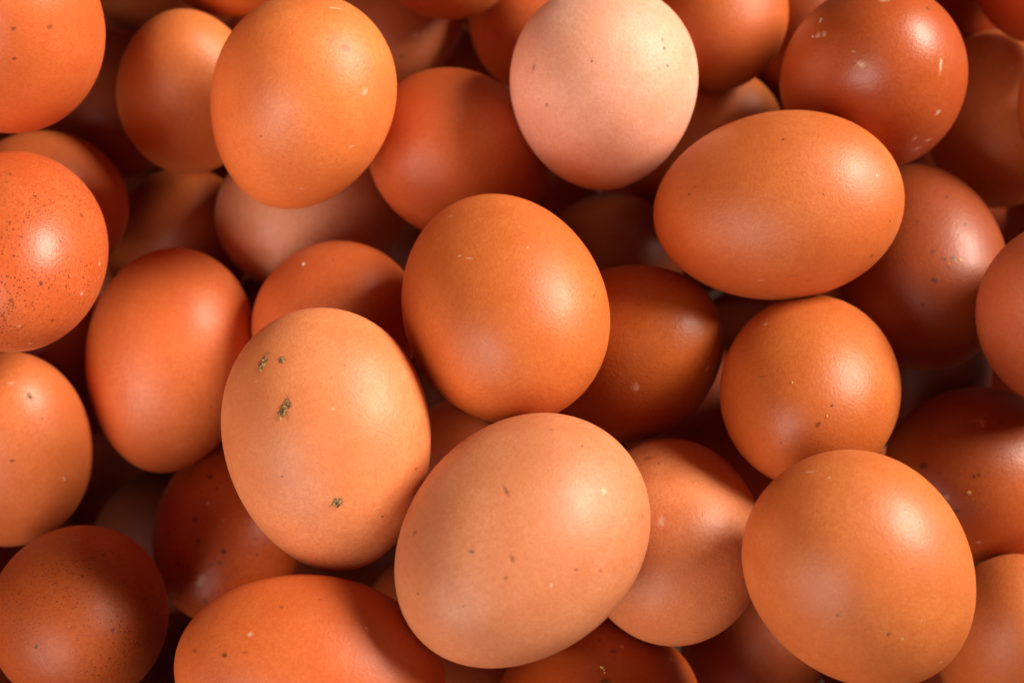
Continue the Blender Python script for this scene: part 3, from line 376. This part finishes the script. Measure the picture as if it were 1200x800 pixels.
MORE_EGGS = [
(None, [0.164, 0.031, -0.01], [0.2, 0.9, 0.2], 0.0262, 0.0208),  # unseen egg added here to keep key light off a deep gap egg
(None, [0.172, -0.012, -0.02], [0.2, 0.9, 0.2], 0.0262, 0.0208),
(None, [-0.14866, -0.11042, -0.00532], [-0.9789, 0.1922, -0.0693], 0.02599, 0.02063),
(None, [-0.10755, -0.1112, -0.02957], [-0.8247, 0.5634, -0.0494], 0.0257, 0.02039),
(None, [-0.06124, -0.11041, -0.00872], [-0.1957, 0.6946, 0.6923], 0.02701, 0.02143),
(None, [-0.01885, -0.11083, -0.0023], [-0.0788, -0.8456, 0.528], 0.02393, 0.01899),
(None, [0.02541, -0.11703, 0.00207], [-0.2242, -0.9703, 0.0904], 0.02673, 0.02121),
(None, [0.05917, -0.11395, -0.02411], [0.4039, 0.9068, 0.1209], 0.02445, 0.0194),
(None, [0.10745, -0.11284, -0.00467], [-0.8698, 0.4586, 0.1823], 0.02511, 0.01993),
(None, [0.14665, -0.11369, -0.03541], [0.851, -0.1344, -0.5077], 0.02655, 0.02107),
(None, [-0.17281, -0.07587, -0.02626], [0.1727, 0.9849, 0.0099], 0.02613, 0.02074),
(None, [0.17051, -0.07366, -0.00629], [0.016, 0.6584, -0.7525], 0.02609, 0.02071),
(None, [-0.15037, -0.04091, -0.00256], [0.0047, -0.8669, 0.4985], 0.02366, 0.01878),
(None, [-0.16821, 0.00111, -0.02205], [-0.3206, 0.878, -0.3555], 0.02571, 0.0204),
(None, [-0.15102, 0.04321, -0.00298], [0.7209, 0.6893, 0.0722], 0.02516, 0.01997),
(None, [-0.17091, 0.07951, -0.00237], [0.6004, 0.7346, 0.316], 0.02444, 0.0194),
(None, [0.17107, 0.07806, -0.00966], [0.9863, 0.1552, -0.0561], 0.02578, 0.02046),
(None, [-0.14561, 0.11004, -0.02994], [0.5423, 0.5733, -0.6142], 0.02614, 0.02075),
(None, [-0.10681, 0.11204, -0.00773], [0.4552, -0.89, 0.0269], 0.02626, 0.02084),
(None, [-0.15649, -0.14096, -0.0442], [0.1924, 0.9033, 0.3834], 0.0261, 0.02071),
(None, [-0.12272, -0.13826, -0.06784], [-0.857, 0.1373, -0.4966], 0.02501, 0.01985),
(None, [-0.07011, -0.1447, -0.0401], [-0.1896, -0.2925, 0.9373], 0.02377, 0.01886),
(None, [-0.03263, -0.14005, -0.0626], [0.7019, -0.6896, 0.1781], 0.02482, 0.0197),
(None, [0.01069, -0.14361, -0.03908], [-0.0232, 0.3056, 0.9519], 0.0247, 0.01961),
(None, [0.13966, -0.13432, -0.07094], [0.307, 0.9477, -0.0871], 0.02272, 0.01803),
(None, [0.03502, -0.10159, -0.05856], [-0.2919, 0.083, 0.9528], 0.02562, 0.02034),
(None, [0.08165, -0.1042, -0.05702], [-0.8042, 0.4944, -0.3298], 0.0247, 0.0196),
(None, [-0.15537, -0.06387, -0.06254], [-0.9982, 0.0466, -0.039], 0.02502, 0.01986),
(None, [0.17955, -0.07124, -0.04909], [-0.6594, 0.7447, -0.1026], 0.02438, 0.01935),
(None, [-0.17965, -0.02981, -0.04997], [0.2986, -0.9523, 0.0626], 0.02385, 0.01893),
(None, [0.15711, -0.0286, -0.06073], [0.3442, 0.8951, 0.2836], 0.02544, 0.02019),
(None, [-0.16014, 0.00986, -0.06093], [0.5727, 0.5408, 0.6161], 0.02369, 0.01881),
(None, [-0.18391, 0.04971, -0.04375], [0.5914, 0.6614, 0.4613], 0.02594, 0.02059),
(None, [-0.16117, 0.07761, -0.06739], [-0.5484, 0.583, -0.5994], 0.02487, 0.01974),
(None, [-0.18164, 0.1246, -0.04613], [-0.6649, -0.6656, 0.3391], 0.02575, 0.02044),
(None, [0.16363, 0.1277, -0.03746], [0.7063, 0.6682, 0.2337], 0.02381, 0.01889),
(None, [-0.10733, -0.12766, -0.10563], [-0.075, -0.9845, 0.1583], 0.02728, 0.02165),
(None, [-0.06373, -0.12996, -0.09077], [0.4919, 0.8706, 0.0124], 0.02409, 0.01912),
(None, [0.02087, -0.12938, -0.09638], [-0.0209, 0.7945, 0.6069], 0.02573, 0.02042),
(None, [0.11028, -0.12918, -0.09948], [0.6468, -0.7155, 0.2638], 0.02435, 0.01933),
(None, [-0.04116, -0.09037, -0.07858], [-0.873, -0.0229, 0.4873], 0.02467, 0.01958),
(None, [0.04319, -0.09067, -0.10171], [0.9329, -0.2997, 0.1999], 0.02337, 0.01855),
(None, [0.08551, -0.09042, -0.11725], [0.9574, -0.2786, -0.0762], 0.0243, 0.01929),
(None, [0.12655, -0.09321, -0.08336], [-0.8457, 0.5328, 0.0312], 0.02564, 0.02035),
(None, [0.16366, -0.09134, -0.11446], [0.92, -0.1964, -0.3393], 0.0249, 0.01976),
('dark egg in the gap between the bottom-left egg and the left-edge orange egg', [-0.14374, -0.05332, -0.10155], [-0.2495, -0.9671, 0.0492], 0.02651, 0.02104),
('dark sliver of egg between the bottom-edge orange egg and the freckled dark-red egg', [-0.06397, -0.05238, -0.10915], [0.0045, -0.835, 0.5502], 0.02422, 0.01922),
('dark egg in the gap between the smudged tan egg and the bottom-edge orange egg', [-0.01488, -0.05869, -0.08124], [-0.7633, 0.6457, 0.0203], 0.02396, 0.01902),
('dark sliver of egg between the smudged tan egg and the rust-red egg', [0.02083, -0.05419, -0.11269], [-0.2627, 0.5991, 0.7564], 0.02648, 0.02102),
('dark sliver of egg between the lower-right egg and the bottom-right corner egg', [0.10267, -0.05714, -0.09389], [-0.8028, -0.5578, -0.2107], 0.02587, 0.02053),
(None, [0.14756, -0.0531, -0.09864], [-0.373, 0.6958, -0.6138], 0.02553, 0.02026),
('dark sliver of egg between the smudged tan egg and the rust-brown egg', [0.00335, -0.01547, -0.08229], [-0.9749, 0.1837, -0.1257], 0.02696, 0.0214),
('dark sliver of egg between the lower-right egg and the round amber egg', [0.08562, -0.02337, -0.11256], [0.9603, 0.2791, -0.001], 0.02593, 0.02058),
(None, [-0.15066, 0.01835, -0.10245], [-0.4754, 0.6838, 0.5535], 0.0264, 0.02095),
('dark egg in the gap between the coral-orange egg and the grit-topped egg', [-0.06, 0.02112, -0.09504], [-0.0422, 0.2315, -0.9719], 0.02388, 0.01895),
('dark egg in the gap between the round amber egg and the long level egg', [0.06929, 0.01587, -0.09546], [0.9594, 0.0668, -0.274], 0.02474, 0.01963),
('dark sliver of egg between the straw-flecked egg and the plain pinkish egg', [0.15058, 0.01416, -0.11631], [0.0544, 0.9865, 0.1545], 0.02621, 0.0208),
('dark sliver of egg between the top-left corner egg and the heavily speckled egg', [-0.12932, 0.05227, -0.08033], [-0.8583, -0.4859, -0.165], 0.02413, 0.01915),
('dark sliver of egg between the pinkish buff egg and the tapering orange egg', [-0.08438, 0.05225, -0.11846], [-0.7892, -0.5842, 0.1893], 0.02555, 0.02027),
('dark egg in the gap between the palest egg and the central egg', [0.00021, 0.04896, -0.08704], [0.944, 0.3296, 0.0124], 0.02519, 0.01999),
('dark sliver of egg between the long level egg and the palest egg', [0.04021, 0.05331, -0.11198], [-0.9223, -0.0328, -0.385], 0.0248, 0.01968),
('dark sliver of egg between the long level egg and the smudged dark-brown egg', [0.08409, 0.05096, -0.07662], [0.7671, -0.5206, -0.3749], 0.02475, 0.01965),
('dark sliver of egg between the top-left corner egg and the blurred left egg', [-0.14811, 0.09442, -0.10612], [0.1976, -0.8072, -0.5562], 0.02581, 0.02048),
('dark sliver of egg between the tapering orange egg and the small blurred egg', [-0.06134, 0.09279, -0.0853], [0.4312, 0.8203, 0.3758], 0.0254, 0.02016),
('dark egg in the gap between the blurred red-brown egg and the shaded top egg', [-0.01745, 0.0888, -0.09791], [0.5879, -0.7865, -0.189], 0.02659, 0.0211),
('dark sliver of egg between the long level egg and the scuffed dark egg', [0.0636, 0.09222, -0.09193], [-0.9141, -0.3332, 0.2312], 0.02391, 0.01897),
('dark sliver of egg between the scuffed dark egg and the smudged dark-brown egg', [0.10752, 0.08889, -0.10514], [-0.3732, 0.1397, -0.9172], 0.02807, 0.02228),
(None, [-0.1297, 0.12836, -0.08202], [-0.5002, 0.5574, -0.6626], 0.0231, 0.01833),
('dark sliver of egg between the small blurred egg and the light top-edge egg', [-0.07901, 0.12307, -0.10586], [-0.2754, -0.9438, -0.1825], 0.02476, 0.01965),
(None, [0.00141, 0.1259, -0.09013], [-0.5485, 0.7266, -0.4137], 0.0235, 0.01865),
(None, [0.12776, 0.12893, -0.09145], [0.9557, -0.0825, 0.2824], 0.02478, 0.01967),
(None, [-0.14399, -0.12766, -0.12984], [-0.1148, 0.9532, -0.2798], 0.02623, 0.02082),
(None, [-0.0107, -0.12489, -0.1263], [0.9025, -0.0632, -0.426], 0.02749, 0.02182),
(None, [0.07839, -0.12208, -0.14563], [-0.5657, -0.8193, -0.0939], 0.02388, 0.01895),
(None, [0.15955, -0.12576, -0.13528], [-0.9161, -0.4009, 0.0003], 0.02382, 0.0189),
(None, [-0.15769, -0.08721, -0.15305], [-0.8532, 0.3959, 0.3397], 0.02597, 0.02061),
('dark sliver of egg at the bottom edge beside the bottom-left egg', [-0.11624, -0.08422, -0.12511], [0.1468, 0.8663, 0.4774], 0.02513, 0.01994),
(None, [-0.07546, -0.08511, -0.13493], [-0.2026, -0.9782, -0.045], 0.0251, 0.01992),
(None, [0.0148, -0.08851, -0.14474], [0.4707, 0.8746, 0.1163], 0.02343, 0.01859),
('thin dark sliver of egg under the bottom-left egg', [-0.13543, -0.04298, -0.14472], [0.6135, -0.6257, -0.4818], 0.02538, 0.02015),
(None, [0.15728, -0.04722, -0.14146], [0.1771, 0.6104, 0.772], 0.02442, 0.01938),
('dark sliver of egg between the long level egg and the rust-brown egg', [0.07175, 0.02565, -0.13971], [-0.6759, -0.1867, -0.7129], 0.02621, 0.0208),
(None, [-0.15818, 0.06559, -0.14046], [-0.7505, -0.5902, 0.2973], 0.02573, 0.02042),
('dark egg in the gap between the central egg and the pinkish buff egg', [-0.03235, 0.06206, -0.12631], [0.1775, -0.8184, 0.5466], 0.0254, 0.02016),
('thin dark sliver of egg under the long level egg', [0.05216, 0.06579, -0.15108], [0.3113, -0.0295, 0.9499], 0.02551, 0.02024),
('dark sliver of egg between the smudged dark-brown egg and the golden-glint egg', [0.14207, 0.06357, -0.12438], [0.8776, 0.366, 0.3098], 0.02495, 0.0198),
('dark sliver of egg between the small blurred egg and the pinkish buff egg', [-0.09547, 0.09416, -0.13346], [0.4773, -0.8549, 0.2034], 0.02464, 0.01955),
(None, [0.15955, 0.09863, -0.14064], [-0.6363, 0.6971, 0.3303], 0.02526, 0.02005),
('dark sliver of egg between the blurred left egg and the small blurred egg', [-0.12054, 0.08924, -0.17062], [-0.764, 0.6034, -0.2283], 0.0265, 0.0212),
('dark egg in the gap between the left-edge orange egg and the coral-orange egg', [-0.12947, -0.00995, -0.17431], [0.3249, -0.1318, 0.9365], 0.0265, 0.0212),
('dark egg in the gap between the dirt-marked egg and the bottom-edge orange egg', [-0.04408, -0.03449, -0.16945], [0.5358, 0.3439, -0.7711], 0.0265, 0.0212),
('dark egg in the gap between the central egg and the dirt-marked egg', [-0.02795, 0.02571, -0.18685], [-0.8651, 0.1043, -0.4906], 0.0265, 0.0212),
('dark sliver of egg between the top-left corner egg and the dim top egg', [-0.12328, 0.13089, -0.14504], [0.0945, -0.8028, -0.5888], 0.0265, 0.0212),
('dark egg in the gap between the bottom-left egg and the bottom-edge orange egg', [-0.10581, -0.05774, -0.17712], [-0.7792, -0.6102, -0.1431], 0.0265, 0.0212),
('dark egg in the gap between the rosy tan egg and the rust-brown egg', [0.052, -0.01318, -0.06005], [0.7653, -0.5565, -0.3236], 0.0265, 0.0212),
('dark sliver of egg between the round amber egg and the smudged dark-brown egg', [0.09977, 0.05121, -0.16652], [0.8598, 0.4943, 0.1284], 0.0265, 0.0212),
('dark sliver of egg between the heavily speckled egg and the coral-orange egg', [-0.13729, 0.06537, -0.20533], [-0.8548, 0.1321, -0.5018], 0.0265, 0.0212),
('dark sliver of egg between the smudged tan egg and the rosy tan egg', [0.03458, 0.00505, -0.17472], [0.9892, 0.0437, 0.1396], 0.0265, 0.0212)]


# ------------------------------------------------------------------ the surface under the pile
def build_ground():
    """A rumpled sheet of brown paper at the bottom of the pile."""
    n, s = 60, 0.6
    bm = bmesh.new()
    grid = [[bm.verts.new((-s + 2 * s * i / n, -s + 2 * s * j / n,
             FLOOR_Z + 0.002 * noise.noise(Vector((i * 0.35, j * 0.35, 2.0))))) for j in range(n + 1)] for i in range(n + 1)]
    for i in range(n):
        for j in range(n):
            bm.faces.new((grid[i][j], grid[i + 1][j], grid[i + 1][j + 1], grid[i][j + 1]))
    me = bpy.data.meshes.new('ground')
    bm.to_mesh(me)
    bm.free()
    me.shade_smooth()
    me.materials.append(grit_material('brown_board', (0.045, 0.022, 0.012, 1), (0.07, 0.035, 0.02, 1), 90, 0.85))
    o = bpy.data.objects.new('ground', me)
    col.objects.link(o)
    o['kind'] = 'structure'
    o['label'] = 'dark brown board under the heap of eggs'

FLOOR_Z = min(e[1][2] - e[3] for e in EGGS + MORE_EGGS) - 0.004
build_ground()

# ------------------------------------------------------------------ the eggs one can tell apart
GROUP = 'brown eggs heaped in a pile'
BEYOND = ('brown egg of the pile lying beyond the edge of the photograph', 'brown eggs beyond the edges')
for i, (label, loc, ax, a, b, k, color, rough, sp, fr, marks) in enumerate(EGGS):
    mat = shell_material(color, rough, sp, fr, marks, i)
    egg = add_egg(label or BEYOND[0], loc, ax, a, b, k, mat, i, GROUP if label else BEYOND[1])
    for j, (ty, p, nrm, u, w, h) in enumerate(marks):
        if ty not in MARK_MAT:
            continue
        P, Nn, U = Vector(p) * 1e-3, Vector(nrm).normalized(), Vector(u)
        U = (U - Nn * U.dot(Nn)).normalized()
        g = 1.25 if ty == 'dirt' else 0.8
        c = bpy.data.objects.new(MARK_NAME[ty], clump_mesh(w * g * 1e-3, h * g * 1e-3, i * 37 + j, ty))
        col.objects.link(c)
        c.parent = egg
        m = Matrix((U, Nn.cross(U), Nn)).transposed().to_4x4()
        m.translation = P
        c.matrix_local = m
        c['label'] = MARK_LABEL[ty]

# ------------------------------------------------------------------ the rest of the pile
TONES = [(0.40, 0.07, 0.014), (0.36, 0.06, 0.011), (0.42, 0.08, 0.016), (0.34, 0.055, 0.01), (0.38, 0.065, 0.014)]  # shell tones darkened to carry the shade of the gaps
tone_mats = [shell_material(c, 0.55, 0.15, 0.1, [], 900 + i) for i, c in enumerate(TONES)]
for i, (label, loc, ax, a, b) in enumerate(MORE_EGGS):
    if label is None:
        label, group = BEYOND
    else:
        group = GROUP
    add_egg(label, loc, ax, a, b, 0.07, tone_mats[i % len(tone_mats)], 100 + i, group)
